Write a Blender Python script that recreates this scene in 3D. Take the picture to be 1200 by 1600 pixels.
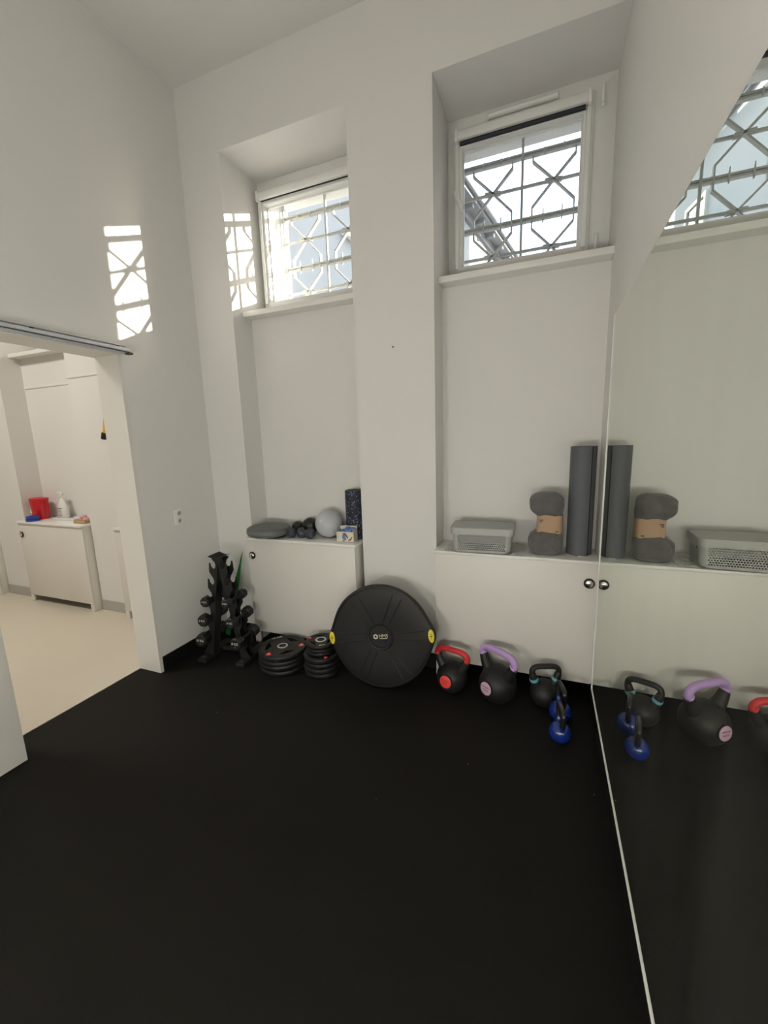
import bpy, bmesh, math, random
from math import sin, cos, pi, radians
from mathutils import Vector, Matrix
random.seed(7)
for o in list(bpy.data.objects):
    bpy.data.objects.remove(o)
S = bpy.context.scene
COL = S.collection

# ------------------------------------------------------------------ camera
cam_d = bpy.data.cameras.new('camera')
cam = bpy.data.objects.new('camera', cam_d); COL.objects.link(cam)
F, RX, RY, RZ = 635.1, -0.1731, 0.0316, 0.3773
cx_, sx_, cy_, sy_, cz_, sz_ = cos(RX), sin(RX), cos(RY), sin(RY), cos(RZ), sin(RZ)
A_ = (Matrix(((cy_, 0, -sy_), (0, 1, 0), (sy_, 0, cy_))) @ Matrix(((1, 0, 0), (0, cx_, sx_), (0, -sx_, cx_)))
      @ Matrix(((cz_, sz_, 0), (-sz_, cz_, 0), (0, 0, 1))))
right_, fwd_, up_ = A_[0], A_[1], A_[2]
m3 = Matrix((right_, up_, -fwd_)).transposed()
cam.matrix_world = Matrix.Translation((0, 0, 1.5)) @ m3.to_4x4()
cam_d.sensor_fit = 'HORIZONTAL'; cam_d.sensor_width = 36; cam_d.lens = F / 1200 * 36
cam_d.clip_start = 0.02; cam_d.clip_end = 200
S.camera = cam

# ------------------------------------------------------------------ sky, sun, added fill lamps, exposure
world = bpy.data.worlds.new('sky'); S.world = world; world.use_nodes = True
wn = world.node_tree.nodes; wl = world.node_tree.links
bg = wn['Background']
sky = wn.new('ShaderNodeTexSky'); sky.sky_type = 'NISHITA'; sky.sun_disc = False
SUN = Vector((-1, -1.165, -0.525)).normalized()
sky.sun_elevation = math.asin(-SUN.z) + radians(12); sky.sun_rotation = math.atan2(-SUN.x, -SUN.y)
sky.air_density = 1.0; sky.dust_density = 2.0; sky.ozone_density = 1.0
wl.new(sky.outputs[0], bg.inputs[0]); bg.inputs[1].default_value = 0.9
sun_d = bpy.data.lights.new('sun', 'SUN'); sun_d.energy = 27.0; sun_d.angle = radians(0.5); sun_d.color = (1, .93, .82)
sun = bpy.data.objects.new('sun', sun_d); COL.objects.link(sun)
sun.rotation_euler = SUN.to_track_quat('-Z', 'Y').to_euler(); sun.location = (6, 8, 9)
def area(name, loc, sx, sy, power, color):
    d = bpy.data.lights.new(name, 'AREA'); d.shape = 'RECTANGLE'; d.size = sx; d.size_y = sy
    d.energy = power; d.color = color
    o = bpy.data.objects.new(name, d); COL.objects.link(o); o.location = loc; return o
WARM = (1, .968, .89)
FILL_PENDANTS = ((-1.0, -1.3, 2.55),)  # added out of view as weak fill from above
FILL_FLOORLAMPS = ((-1.15, -0.75, .88), (-.12, -.8, .88))  # added out of view behind the camera to fill the lower walls
PENDANT_FILL_POWER, FLOOR_FILL_POWER = 6, 72
area('hall_fill_light', (-4.3, 0.6, 3.70), 1.2, .6, 56, (1, .94, .84))  # added with its panel to brighten the next room
S.view_settings.view_transform = 'Standard'; S.view_settings.look = 'None'
S.view_settings.gamma = 1; S.view_settings.use_curve_mapping = False; S.view_settings.exposure = 0.02

# ------------------------------------------------------------------ helpers
class MB:
    def __init__(self): self.bm = bmesh.new()
    def _bev(self, geom_faces, b, seg=2):
        if b <= 0: return
        es = list({e for f in geom_faces for e in f.edges})
        bmesh.ops.bevel(self.bm, geom=es, offset=b, segments=seg, profile=.5, affect='EDGES')
    def box(self, x0, x1, y0, y1, z0, z1, bev=0, M=None):
        vs = [self.bm.verts.new(Vector(p)) for p in ((x0,y0,z0),(x1,y0,z0),(x1,y1,z0),(x0,y1,z0),(x0,y0,z1),(x1,y0,z1),(x1,y1,z1),(x0,y1,z1))]
        if M is not None:
            for v in vs: v.co = M @ v.co
        fs = [self.bm.faces.new([vs[i] for i in q]) for q in ((3,2,1,0),(4,5,6,7),(0,1,5,4),(1,2,6,5),(2,3,7,6),(3,0,4,7))]
        self._bev(fs, bev); return self
    def prism(self, poly, a, b, plane='xz', M=None, bev=0):
        """poly in a plane, extruded between a and b along the remaining axis"""
        f = {'xy': lambda u, v, w: (u, v, w), 'xz': lambda u, v, w: (u, w, v), 'yz': lambda u, v, w: (w, u, v)}[plane]
        A = [self.bm.verts.new(Vector(f(u, v, a))) for u, v in poly]
        B = [self.bm.verts.new(Vector(f(u, v, b))) for u, v in poly]
        if M is not None:
            for v in A + B: v.co = M @ v.co
        n = len(poly); fs = [self.bm.faces.new(A), self.bm.faces.new(B[::-1])]
        for i in range(n):
            fs.append(self.bm.faces.new((A[i], B[i], B[(i+1) % n], A[(i+1) % n])))
        self._bev(fs, bev, 1); return self
    def lathe(self, prof, seg=32, M=None):
        rings = []
        for r, z in prof:
            if r < 1e-6: rings.append([self.bm.verts.new((0, 0, z))])
            else: rings.append([self.bm.verts.new((r*cos(2*pi*i/seg), r*sin(2*pi*i/seg), z)) for i in range(seg)])
        if M is not None:
            for rr in rings:
                for v in rr: v.co = M @ v.co
        for a, b in zip(rings, rings[1:]):
            for i in range(seg):
                j = (i+1) % seg
                if len(a) == 1 and len(b) == 1: continue
                if len(a) == 1: self.bm.faces.new((a[0], b[i], b[j]))
                elif len(b) == 1: self.bm.faces.new((a[i], b[0], a[j]))
                else: self.bm.faces.new((a[i], b[i], b[j], a[j]))
        return self
    def cyl(self, p, q, r, seg=20, r2=None, ch=0):
        p, q = Vector(p), Vector(q); d = q - p; h = d.length
        M = Matrix.Translation(p) @ d.to_track_quat('Z', 'Y').to_matrix().to_4x4()
        r2 = r if r2 is None else r2
        if ch: prof = [(0,0),(r-ch,0),(r,ch),(r2,h-ch),(r2-ch,h),(0,h)]
        else: prof = [(0,0),(r,0),(r2,h),(0,h)]
        return self.lathe(prof, seg, M)
    def tube(self, pts, rad, seg=12, closed=False, sq=None):
        pts = [Vector(p) for p in pts]; n = len(pts)
        rad = rad if isinstance(rad, (list, tuple)) else [rad]*n
        rings = []; up = None
        for i, p in enumerate(pts):
            if closed: t = pts[(i+1) % n] - pts[i-1]
            else: t = pts[min(i+1, n-1)] - pts[max(i-1, 0)]
            t.normalize()
            if up is None:
                up = Vector((0,0,1)) if abs(t.z) < .9 else Vector((0,1,0))
            s = t.cross(up)
            if s.length < 1e-4: s = t.cross(Vector((1,0,0)))
            s.normalize(); up = s.cross(t).normalized()
            k = sq if sq else 1
            rings.append([self.bm.verts.new(p + s*rad[i]*cos(2*pi*j/seg) + up*rad[i]*k*sin(2*pi*j/seg)) for j in range(seg)])
        rng = range(n) if closed else range(n-1)
        for i in rng:
            a, b = rings[i], rings[(i+1) % n]
            for j in range(seg):
                self.bm.faces.new((a[j], a[(j+1) % seg], b[(j+1) % seg], b[j]))
        if not closed:
            self.bm.faces.new(rings[0][::-1]); self.bm.faces.new(rings[-1])
        return self
    def sphere(self, c, r, seg=32, rings=16, sc=(1,1,1)):
        M = Matrix.Translation(Vector(c)) @ Matrix.Diagonal((sc[0]*r, sc[1]*r, sc[2]*r, 1))
        return self.lathe([(max(0, sin(pi*i/rings)) if 0 < i < rings else 0, -cos(pi*i/rings)) for i in range(rings+1)], seg, M)
    def grid(self, fn, nu, nv, thick=0):
        V = [[self.bm.verts.new(Vector(fn(i/nu, j/nv))) for j in range(nv+1)] for i in range(nu+1)]
        fs = [self.bm.faces.new((V[i][j], V[i+1][j], V[i+1][j+1], V[i][j+1])) for i in range(nu) for j in range(nv)]
        if thick: bmesh.ops.solidify(self.bm, geom=fs, thickness=thick)
        return self
    def ring(self, out, inn, a, b, plane='xz', bev=0):
        """rectangular frame: out/inn = (u0,u1,v0,v1)"""
        f = {'xz': lambda u, v, w: (u, w, v), 'yz': lambda u, v, w: (w, u, v), 'xy': lambda u, v, w: (u, v, w)}[plane]
        def c(r): return [(r[0],r[2]),(r[1],r[2]),(r[1],r[3]),(r[0],r[3])]
        L = [[self.bm.verts.new(f(u, v, w)) for u, v in c(r)] for r in (out, inn) for w in (a, b)]
        oa, ob, ia, ib = L; fs = []
        for i in range(4):
            j = (i+1) % 4
            for q in ((oa[i],oa[j],ob[j],ob[i]), (ia[i],ib[i],ib[j],ia[j]), (oa[i],ia[i],ia[j],oa[j]), (ob[i],ob[j],ib[j],ib[i])):
                fs.append(self.bm.faces.new(q))
        self._bev(fs, bev, 1); return self
    def build(self, name, mat, parent=None, origin=None, smooth=40, M=None):
        bm = self.bm
        bmesh.ops.recalc_face_normals(bm, faces=bm.faces)
        if M is not None: bm.transform(M)
        if origin is None and parent is not None: origin = ORG.get(parent.name)
        if origin is not None: bm.transform(Matrix.Translation(-Vector(origin)))
        me = bpy.data.meshes.new(name); bm.to_mesh(me); bm.free()
        if smooth:
            me.polygons.foreach_set('use_smooth', [True]*len(me.polygons)); me.set_sharp_from_angle(angle=radians(smooth))
        me.materials.append(mat)
        o = bpy.data.objects.new(name, me); COL.objects.link(o)
        if parent is not None:
            o.parent = parent
            if parent.name in ORG: ORG[o.name] = ORG[parent.name]
        return o
ORG = {}
def thing(name, label, cat, loc=(0,0,0), rz=0, group=None, local=False, rot=None):
    o = bpy.data.objects.new(name, None); COL.objects.link(o); o.location = loc
    o.rotation_euler = rot if rot else (0, 0, rz); o.empty_display_size = .05
    o['label'] = label; o['category'] = cat
    if group: o['group'] = group
    if not local: ORG[o.name] = Vector(loc)      # parts are written in world coordinates
    return o
def tag(o, label, cat, group=None):
    o['label'] = label; o['category'] = cat
    if group: o['group'] = group
    return o
def struct(name, mb, mat, smooth=0):
    o = mb.build(name, mat, smooth=smooth); o['kind'] = 'structure'; return o
def root_struct(name, loc):
    o = bpy.data.objects.new(name, None); COL.objects.link(o); o.location = loc; o['kind'] = 'structure'
    o.empty_display_size = .05; ORG[o.name] = Vector(loc); return o
def dup(root, loc, rz, label, group=None):
    r = root.copy(); COL.objects.link(r); r.location = loc; r.rotation_euler = (0, 0, rz); r['label'] = label
    if group: r['group'] = group
    for ch in list(root.children):
        c = ch.copy(); COL.objects.link(c); c.parent = r
        for g in ch.children:
            d = g.copy(); COL.objects.link(d); d.parent = c
    return r
def text_mb(body, size, M, depth=.0006):
    cu = bpy.data.curves.new('t', 'FONT'); cu.body = body; cu.size = size; cu.align_x = 'CENTER'; cu.align_y = 'CENTER'
    cu.extrude = depth; cu.resolution_u = 3
    ob = bpy.data.objects.new('t', cu); me = bpy.data.meshes.new_from_object(ob)
    mb = MB(); mb.bm.from_mesh(me); mb.bm.transform(M)
    bpy.data.objects.remove(ob); bpy.data.curves.remove(cu); bpy.data.meshes.remove(me)
    return mb
def text_into(mb, body, size, M, depth=.0006):
    t = text_mb(body, size, M, depth); me = bpy.data.meshes.new('t'); t.bm.to_mesh(me); t.bm.free()
    mb.bm.from_mesh(me); bpy.data.meshes.remove(me)
FRONT = Matrix.Rotation(pi/2, 4, 'X')      # text lying in xy -> stands facing -y

# ------------------------------------------------------------------ materials
def mat(name, col, rough=.5, metal=0, var=.04, vscale=6, bump=0, bscale=200, spec=.5, coat=0, sheen=0):
    m = bpy.data.materials.new(name); m.use_nodes = True
    n, l = m.node_tree.nodes, m.node_tree.links; p = n['Principled BSDF']
    p.inputs['Roughness'].default_value = rough; p.inputs['Metallic'].default_value = metal
    p.inputs['Specular IOR Level'].default_value = spec
    if coat: p.inputs['Coat Weight'].default_value = coat
    if sheen: p.inputs['Sheen Weight'].default_value = sheen
    tc = n.new('ShaderNodeTexCoord')
    nz = n.new('ShaderNodeTexNoise'); nz.inputs['Scale'].default_value = vscale; nz.inputs['Detail'].default_value = 4
    l.new(tc.outputs['Object'], nz.inputs['Vector'])
    mx = n.new('ShaderNodeMix'); mx.data_type = 'RGBA'
    mx.inputs[6].default_value = (*[c*(1-var) for c in col], 1); mx.inputs[7].default_value = (*[min(1, c*(1+var)) for c in col], 1)
    l.new(nz.outputs['Fac'], mx.inputs[0]); l.new(mx.outputs[2], p.inputs['Base Color'])
    if bump:
        b = n.new('ShaderNodeTexNoise'); b.inputs['Scale'].default_value = bscale; b.inputs['Detail'].default_value = 3
        l.new(tc.outputs['Object'], b.inputs['Vector'])
        bp = n.new('ShaderNodeBump'); bp.inputs['Strength'].default_value = bump; bp.inputs['Distance'].default_value = .003
        l.new(b.outputs['Fac'], bp.inputs['Height']); l.new(bp.outputs['Normal'], p.inputs['Normal'])
    m['p'] = 1
    return m
def speckle(m, col, scale, thr, soft=.02, feature='noise'):
    """sprinkle specks of col over the material's base colour"""
    n, l = m.node_tree.nodes, m.node_tree.links; p = n['Principled BSDF']
    src = p.inputs['Base Color'].links[0].from_socket
    tc = n.new('ShaderNodeTexCoord')
    if feature == 'noise':
        t = n.new('ShaderNodeTexNoise'); t.inputs['Scale'].default_value = scale; t.inputs['Detail'].default_value = 1; out = t.outputs['Fac']
        lo, hi = thr, thr+soft
    else:
        t = n.new('ShaderNodeTexVoronoi'); t.inputs['Scale'].default_value = scale; out = t.outputs['Distance']; lo, hi = thr+soft, thr
    l.new(tc.outputs['Object'], t.inputs['Vector'])
    mr = n.new('ShaderNodeMapRange'); mr.inputs[1].default_value = lo; mr.inputs[2].default_value = hi
    l.new(out, mr.inputs[0])
    mx = n.new('ShaderNodeMix'); mx.data_type = 'RGBA'; mx.inputs[7].default_value = (*col, 1)
    l.new(mr.outputs[0], mx.inputs[0]); l.new(src, mx.inputs[6]); l.new(mx.outputs[2], p.inputs['Base Color'])
    return m
WALL = mat('white_wall_paint', (.76, .745, .72), .62, var=.012, vscale=1.2, bump=.06, bscale=350, spec=.3)
CEIL = mat('ceiling_paint', (.74, .73, .70), .8, var=.01, vscale=1.5, spec=.2)
FLOOR = mat('black_rubber_floor', (.0058, .0049, .0034), .68, var=.25, vscale=2.2, bump=.25, bscale=420, spec=.22)
speckle(FLOOR, (.03, .028, .024), 260, .72, .05)
speckle(FLOOR, (.45, .43, .38), 5.5, .011, .003, 'voronoi')
HALLF = mat('beige_vinyl', (.70, .63, .525), .32, var=.03, vscale=3, spec=.45)
GREYBASE = mat('grey_vinyl_skirting', (.42, .41, .38), .4)
BLACKBASE = mat('black_skirting', (.006, .006, .006), .5, spec=.3)
PVC = mat('white_pvc', (.78, .775, .75), .33, var=.015)
LACQ = mat('white_lacquered_board', (.74, .715, .665), .4, var=.012, vscale=2)
SLAB = mat('white_top_board', (.82, .81, .775), .3, var=.01)
ALU = mat('brushed_aluminium', (.62, .64, .66), .42, .25, var=.06, vscale=40)
CHROME = mat('chrome', (.8, .78, .74), .18, 1, var=.02)
STEEL = mat('pale_steel', (.62, .58, .52), .35, .6, var=.03)
DARKBOLT = mat('dark_bolt', (.12, .11, .10), .45, .6)
BRONZE = mat('dark_bronze_ring', (.05, .04, .032), .35, .6)
BLACKMET = mat('black_powder_coat', (.013, .013, .013), .5, bump=.1, bscale=500, spec=.4)
RUBBER = mat('black_rubber', (.0115, .0115, .011), .52, var=.12, bump=.08, bscale=400, spec=.4)
RUBBERG = mat('black_matte_vinyl', (.0105, .0102, .0098), .5, var=.1, vscale=10, spec=.35)
PLATE = mat('black_plate_rubber', (.0105, .010, .0098), .5, var=.1, spec=.4)
RED = mat('red_rubber', (.62, .03, .035), .45)
REDIN = mat('red_badge', (.75, .06, .05), .4)
PURPLE = mat('lilac_rubber', (.50, .33, .66), .45)
PINK = mat('pale_mauve_badge', (.58, .38, .50), .5)
BLUE = mat('blue_gloss_vinyl', (.006, .028, .21), .22, var=.08, spec=.5, coat=.4)
BLKGLOSS = mat('black_gloss_handle', (.014, .014, .015), .28)
CYAN = mat('pale_blue_band', (.16, .42, .52), .5)
YELLOW = mat('yellow_plastic', (.72, .58, .03), .45)
ORANGE = mat('yellow_webbing', (.72, .38, .02), .7, bump=.2, bscale=600)
PRINT = mat('white_print', (.62, .60, .56), .5)
DIMPRINT = mat('grey_print', (.16, .155, .15), .5)
DARKPRINT = mat('dark_print', (.06, .055, .055), .6)
CREAM = mat('cream_print', (.75, .70, .52), .5)
GREEN = mat('green_latex', (.025, .30, .055), .45, var=.08)
DISC = mat('grey_balance_disc', (.145, .148, .148), .42, var=.06, bump=.1, bscale=700)
NAVY = mat('navy_foam', (.022, .025, .042), .42, var=.2)
speckle(NAVY, (.16, .17, .24), 120, .60, .06)
FOAM = mat('speckled_foam', (.012, .015, .028), .65, var=.15)
speckle(FOAM, (.20, .23, .33), 95, .60, .05)
KNOBBLY = mat('black_knobbly_ball', (.010, .010, .010), .35)
speckle(KNOBBLY, (.10, .10, .10), 55, .66, .05)
BALLG = mat('pale_grey_ball', (.50, .52, .56), .3, var=.02, coat=.15)
MATG = mat('charcoal_mat', (.105, .110, .120), .62, var=.06, vscale=30, bump=.15, bscale=600)
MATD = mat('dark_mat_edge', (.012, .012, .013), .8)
FLEECE = mat('grey_fleece', (.135, .127, .127), .95, var=.30, vscale=26, bump=.9, bscale=160, spec=.1, sheen=.35)
KRAFT = mat('kraft_paper', (.47, .31, .195), .7, var=.06, vscale=25)
BOXG = mat('grey_plastic_box', (.40, .405, .385), .45, var=.02)
CARD = mat('cream_cardboard', (.70, .66, .55), .6, var=.04)
CARDB = mat('printed_brown', (.20, .12, .09), .6)
CARDBL = mat('printed_blue', (.09, .20, .42), .6)
TAPE = mat('blue_tape', (.13, .25, .58), .55, var=.1)
TAPE2 = mat('deep_blue_tape', (.02, .06, .33), .5)
REDBIN = mat('red_translucent_plastic', (.60, .012, .022), .25)
WHITEPL = mat('white_plastic', (.80, .79, .76), .35)
FLORAL = mat('pink_towel', (.70, .36, .38), .9, var=.3, vscale=60)
WICKER = mat('straw_weave', (.48, .33, .16), .7, var=.3, vscale=70, bump=.6, bscale=90)
GRILLE = mat('galvanised_painted_iron', (.50, .49, .46), .55, .15, var=.15, vscale=18, bump=.2, bscale=90)
NAVYBLIND = mat('dark_blind_roll', (.012, .016, .022), .6)
EXTW = mat('courtyard_render', (.33, .345, .35), .9, var=.10, vscale=1.1, bump=.3, bscale=25, spec=.1)
EXTREV = mat('exterior_reveal_paint', (.70, .69, .66), .9, var=.05)
EAVE = mat('grey_eave_boards', (.20, .205, .22), .8, var=.15)
ROOFM = mat('roof_sheet', (.22, .21, .21), .7, var=.1)
CREAMW = mat('cream_window_frame', (.66, .60, .50), .5)
GROUNDM = mat('courtyard_paving', (.30, .29, .27), .9, var=.15)
DWIN = mat('far_window_glass', (.10, .12, .14), .15, spec=.6)

GLASS = bpy.data.materials.new('window_glass'); GLASS.use_nodes = True
n, l = GLASS.node_tree.nodes, GLASS.node_tree.links; n.remove(n['Principled BSDF'])
tr = n.new('ShaderNodeBsdfTransparent'); tr.inputs[0].default_value = (.93, .95, .95, 1)
gl = n.new('ShaderNodeBsdfGlossy'); gl.inputs['Roughness'].default_value = .02
fr = n.new('ShaderNodeFresnel'); fr.inputs[0].default_value = 1.25
mx = n.new('ShaderNodeMixShader'); l.new(fr.outputs[0], mx.inputs[0]); l.new(tr.outputs[0], mx.inputs[1]); l.new(gl.outputs[0], mx.inputs[2])
l.new(mx.outputs[0], n['Material Output'].inputs[0])
MIRROR = bpy.data.materials.new('mirror_glass'); MIRROR.use_nodes = True
n, l = MIRROR.node_tree.nodes, MIRROR.node_tree.links; n.remove(n['Principled BSDF'])
gl = n.new('ShaderNodeBsdfGlossy'); gl.inputs['Roughness'].default_value = .004; gl.inputs[0].default_value = (.86, .885, .835, 1)
df = n.new('ShaderNodeBsdfDiffuse'); df.inputs[0].default_value = (.5, .5, .46, 1)
tc = n.new('ShaderNodeTexCoord'); mp = n.new('ShaderNodeMapping'); mp.inputs['Scale'].default_value = (1, 5, .7)
nz = n.new('ShaderNodeTexNoise'); nz.inputs['Scale'].default_value = 1.6; nz.inputs['Detail'].default_value = 6
l.new(tc.outputs['Object'], mp.inputs[0]); l.new(mp.outputs[0], nz.inputs[0])
mr = n.new('ShaderNodeMapRange'); mr.inputs[1].default_value = .3; mr.inputs[2].default_value = .8; mr.inputs[3].default_value = .012; mr.inputs[4].default_value = .05
l.new(nz.outputs['Fac'], mr.inputs[0])
mx = n.new('ShaderNodeMixShader'); l.new(mr.outputs[0], mx.inputs[0]); l.new(gl.outputs[0], mx.inputs[1]); l.new(df.outputs[0], mx.inputs[2])
l.new(mx.outputs[0], n['Material Output'].inputs[0])
FILM = bpy.data.materials.new('clear_plastic_film'); FILM.use_nodes = True
n, l = FILM.node_tree.nodes, FILM.node_tree.links; p = n['Principled BSDF']
p.inputs['Base Color'].default_value = (.85, .85, .82, 1); p.inputs['Roughness'].default_value = .2
tr = n.new('ShaderNodeBsdfTransparent'); nz = n.new('ShaderNodeTexNoise'); nz.inputs['Scale'].default_value = 30
mr = n.new('ShaderNodeMapRange'); mr.inputs[1].default_value = .35; mr.inputs[2].default_value = .7; mr.inputs[3].default_value = .35; mr.inputs[4].default_value = .9
l.new(nz.outputs['Fac'], mr.inputs[0]); mx = n.new('ShaderNodeMixShader')
l.new(mr.outputs[0], mx.inputs[0]); l.new(tr.outputs[0], mx.inputs[1]); l.new(p.outputs[0], mx.inputs[2]); l.new(mx.outputs[0], n['Material Output'].inputs[0])
GLOBE = bpy.data.materials.new('pendant_fill_globe'); GLOBE.use_nodes = True
p = GLOBE.node_tree.nodes['Principled BSDF']; p.inputs['Emission Color'].default_value = (*WARM, 1); p.inputs['Emission Strength'].default_value = PENDANT_FILL_POWER
GLOBE2 = GLOBE.copy(); GLOBE2.name = 'floor_fill_globe'; GLOBE2.node_tree.nodes['Principled BSDF'].inputs['Emission Strength'].default_value = FLOOR_FILL_POWER
LAMP = bpy.data.materials.new('hall_fill_diffuser'); LAMP.use_nodes = True
p = LAMP.node_tree.nodes['Principled BSDF']; p.inputs['Emission Color'].default_value = (1, .94, .84, 1); p.inputs['Emission Strength'].default_value = 3

# ------------------------------------------------------------------ room dimensions
L, D, H, ZL = -2.366, 2.426, 3.825, 3.386      # left wall, pier face, ceiling, niche lintel
A1, A2, B1, R, RM = -2.038, -1.121, -.614, .296, .284
NB, ZS, YW, YX = 2.625, 2.40, 2.82, 3.12        # niche back, sill level, window face, outer face
HX0, T = -7.6, .196                             # hall far side, left wall thickness
YF = -2.6

# floors, ceiling
struct('floor', MB().box(L-T, R+.2, YF, 3.1, -.1, 0), FLOOR)
struct('floor_hall', MB().box(HX0, L-T, YF, 3.1, -.1, 0), HALLF)
struct('ceiling', MB().box(HX0-.2, R+.2, YF-.2, YX, H, H+.15), CEIL)

# back wall: piers, niches with sills, lintels, window openings
def back_wall(name, xl, xr, niches, m):
    b = MB()
    b.box(xl, xr, NB, YX, 0, ZS); b.box(xl, xr, D, YX, ZL, H)
    x = xl
    for (n0, n1, e0, e1) in niches:
        if n0 > x: b.box(x, n0, D, NB, 0, ZS); b.box(x, n0, D, 2.87, ZS, ZL)
        x = n1
    if x < xr: b.box(x, xr, D, NB, 0, ZS); b.box(x, xr, D, 2.87, ZS, ZL)
    # outer skin round the smaller outside openings
    x = xl
    for (n0, n1, e0, e1) in niches:
        b.box(x, e0, 2.89, YX, ZS, ZL); b.box(e0, e1, 2.89, YX, ZS, 2.575); b.box(e0, e1, 2.89, YX, 3.33, ZL); x = e1
    b.box(x, xr, 2.89, YX, ZS, ZL)
    for (n0, n1, e0, e1) in niches: b.box(n0, n1, 2.82, 2.90, ZS, 2.47)
    # fill between the inner pier and the outer skin
    x = xl
    for (n0, n1, e0, e1) in niches:
        if n0 > x: b.box(x, n0, 2.86, 2.90, ZS, ZL)
        x = n1
    if x < xr: b.box(x, xr, 2.86, 2.90, ZS, ZL)
    return struct(name, b, m)
back_wall('wall_back', L-T, R, [(A1, A2, -1.99, -1.245), (B1, R, -.575, .17)], WALL)
HN = [(-6.3, -5.36, -6.24, -5.44), (-4.86, -3.87, -4.80, -4.0), (-3.47, -2.62, -3.4, -2.7)]
back_wall('wall_back_hall', HX0, L-T, HN, WALL)
struct('wall_right', MB().box(R, R+.2, YF, 3.1, 0, H), WALL)
struct('wall_front', MB().box(HX0-.2, R+.2, YF-.2, YF, 0, H), WALL)
struct('wall_hall_left', MB().box(HX0-.2, HX0, YF, YX, 0, H), WALL)
JN, JF, HD = 1.003, 1.783, 2.05
struct('wall_left', MB().box(L-T, L, YF, JN-.022, 0, H).box(L-T, L, JF+.022, D, 0, H).box(L-T, L, JN-.022, JF+.022, HD+.022, H), WALL)

# skirting
bb = MB(); bb.box(L, L+.008, JF+.026, D, 0, .105)
struct('baseboard_left', bb, BLACKBASE)
struct('baseboard_back', MB().box(L, A1, D-.008, D, 0, .105).box(A2, B1, D-.008, D, 0, .105).box(A1, A2, NB-.008, NB, 0, .105).box(B1, R, NB-.008, NB, 0, .105), BLACKBASE)
struct('baseboard_right', MB().box(R-.009, R, YF, NB, 0, .118), BLACKBASE)
hb = MB()
for x0, x1 in ((HX0, -6.3), (-5.36, -4.86), (-3.87, -3.47), (-2.62, L-T)): hb.box(x0, x1, D-.006, D, 0, .10)
for x0, x1 in ((-6.3, -5.36), (-4.86, -3.87), (-3.47, -2.62)): hb.box(x0, x1, NB-.006, NB, 0, .10)
struct('baseboard_hall', hb, GREYBASE)
tb = MB()
for x0, x1 in ((HX0, -6.3), (-5.36, -4.86), (-3.87, -3.47), (-2.62, L-T)): tb.box(x0-.006, x1+.006, D-.007, D, 2.115, 2.135, .002)
for x0, x1 in ((-6.3, -5.36), (-4.86, -3.87), (-3.47, -2.62)): tb.box(x0, x1, NB-.007, NB, 2.115, 2.135, .002)
struct('trim_1', tb, PVC, 40)

# ------------------------------------------------------------------ windows
def window(n, n0, n1, gx0, gx1, handle=None, hinge=None, vent=None, blind=True, roll=.012):
    w = root_struct('window_%d' % n, ((n0+n1)/2, YW, 2.40))
    g0, g1, gt = 2.565, 3.215, 3.30
    MB().ring((n0+.0003, n1-.0003, 2.42, ZL-.0005), (gx0-.035, gx1+.035, 2.52, 3.29), YW-.02, 2.885, bev=.004).build('window_frame', PVC, w)
    MB().ring((gx0-.055, gx1+.055, 2.50, 3.315), (gx0-.004, gx1+.004, g0-.004, g1+.004), YW-.045, YW+.03, bev=.006).build('sash', PVC, w)
    MB().ring((gx0-.006, gx1+.006, g0-.006, g1+.006), (gx0+.004, gx1-.004, g0+.004, g1-.004), YW+.0, YW+.012).build('glazing_bead', PVC, w)
    MB().box(gx0-.005, gx1+.005, YW+.02, YW+.026, g0-.005, g1+.005).build('pane', GLASS, w, smooth=0)
    MB().box(n0, n1, 2.530, YW-.01, ZS, ZS+.036, .004).build('window_sill', SLAB, w)
    if blind:
        MB().box(gx0-.028, gx1+.028, YW-.085, YW-.045, g1+.022, g1+.075, .012).build('blind_cassette', PVC, w)
        MB().cyl((gx0-.01, YW-.062, g1+.022-roll*.9), (gx1+.01, YW-.062, g1+.022-roll*.9), roll, 12).build('blind_roll', NAVYBLIND, w)
        for s, x in ((-1, gx0-.030), (1, gx1+.030)):
            MB().box(x-.009, x+.009, YW-.088, YW-.044, g1+.016, g1+.082, .004).build('cassette_cap', PVC, w)
            MB().box(x-.012, x+.012, YW-.058, YW-.044, g0-.02, g1+.02, .003).build('blind_guide', PVC, w)
    if handle:
        x, z = handle
        h = MB().box(x-.014, x+.014, YW-.056, YW-.045, z-.035, z+.035, .004).build('handle_plate', PVC, w)
        hm = MB(); hm.cyl((x, YW-.05, z), (x, YW-.085, z), .010, 12)
        hm.tube([(x, YW-.083, z+.008), (x+.012, YW-.088, z-.03), (x+.035, YW-.088, z-.085), (x+.042, YW-.086, z-.108)], [.011, .012, .0105, .009], 10)
        hm.build('window_handle', PVC, h)
    for x, z in (hinge or ()):
        MB().cyl((x, YW-.055, z-.04), (x, YW-.055, z+.04), .009, 12, ch=.002).cyl((x+.002, YW-.05, z-.052), (x+.002, YW-.05, z-.042), .007, 10).build('hinge', PVC, w)
    if vent:
        v = MB().tube([(vent[0], YW-.045, vent[2]), (vent[1], YW-.045, vent[2])], .016, 12, sq=.9).build('trickle_vent', PVC, w)
        for x in vent[:2]: MB().cyl((x-.006, YW-.045, vent[2]), (x+.006, YW-.045, vent[2]), .0185, 12, ch=.003).build('vent_cap', PVC, v)
    return w
window(1, A1, A2, -1.965, -1.205, roll=.004)
window(2, B1, R, -.522, .132, handle=(-.557, 2.955), hinge=((.225, 3.27), (.225, 2.56)), vent=(-.37, .0, 3.335))
window(3, -4.86, -3.87, -4.78, -4.02, blind=False)
window(4, -6.3, -5.36, -6.22, -5.46, blind=False)
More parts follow.
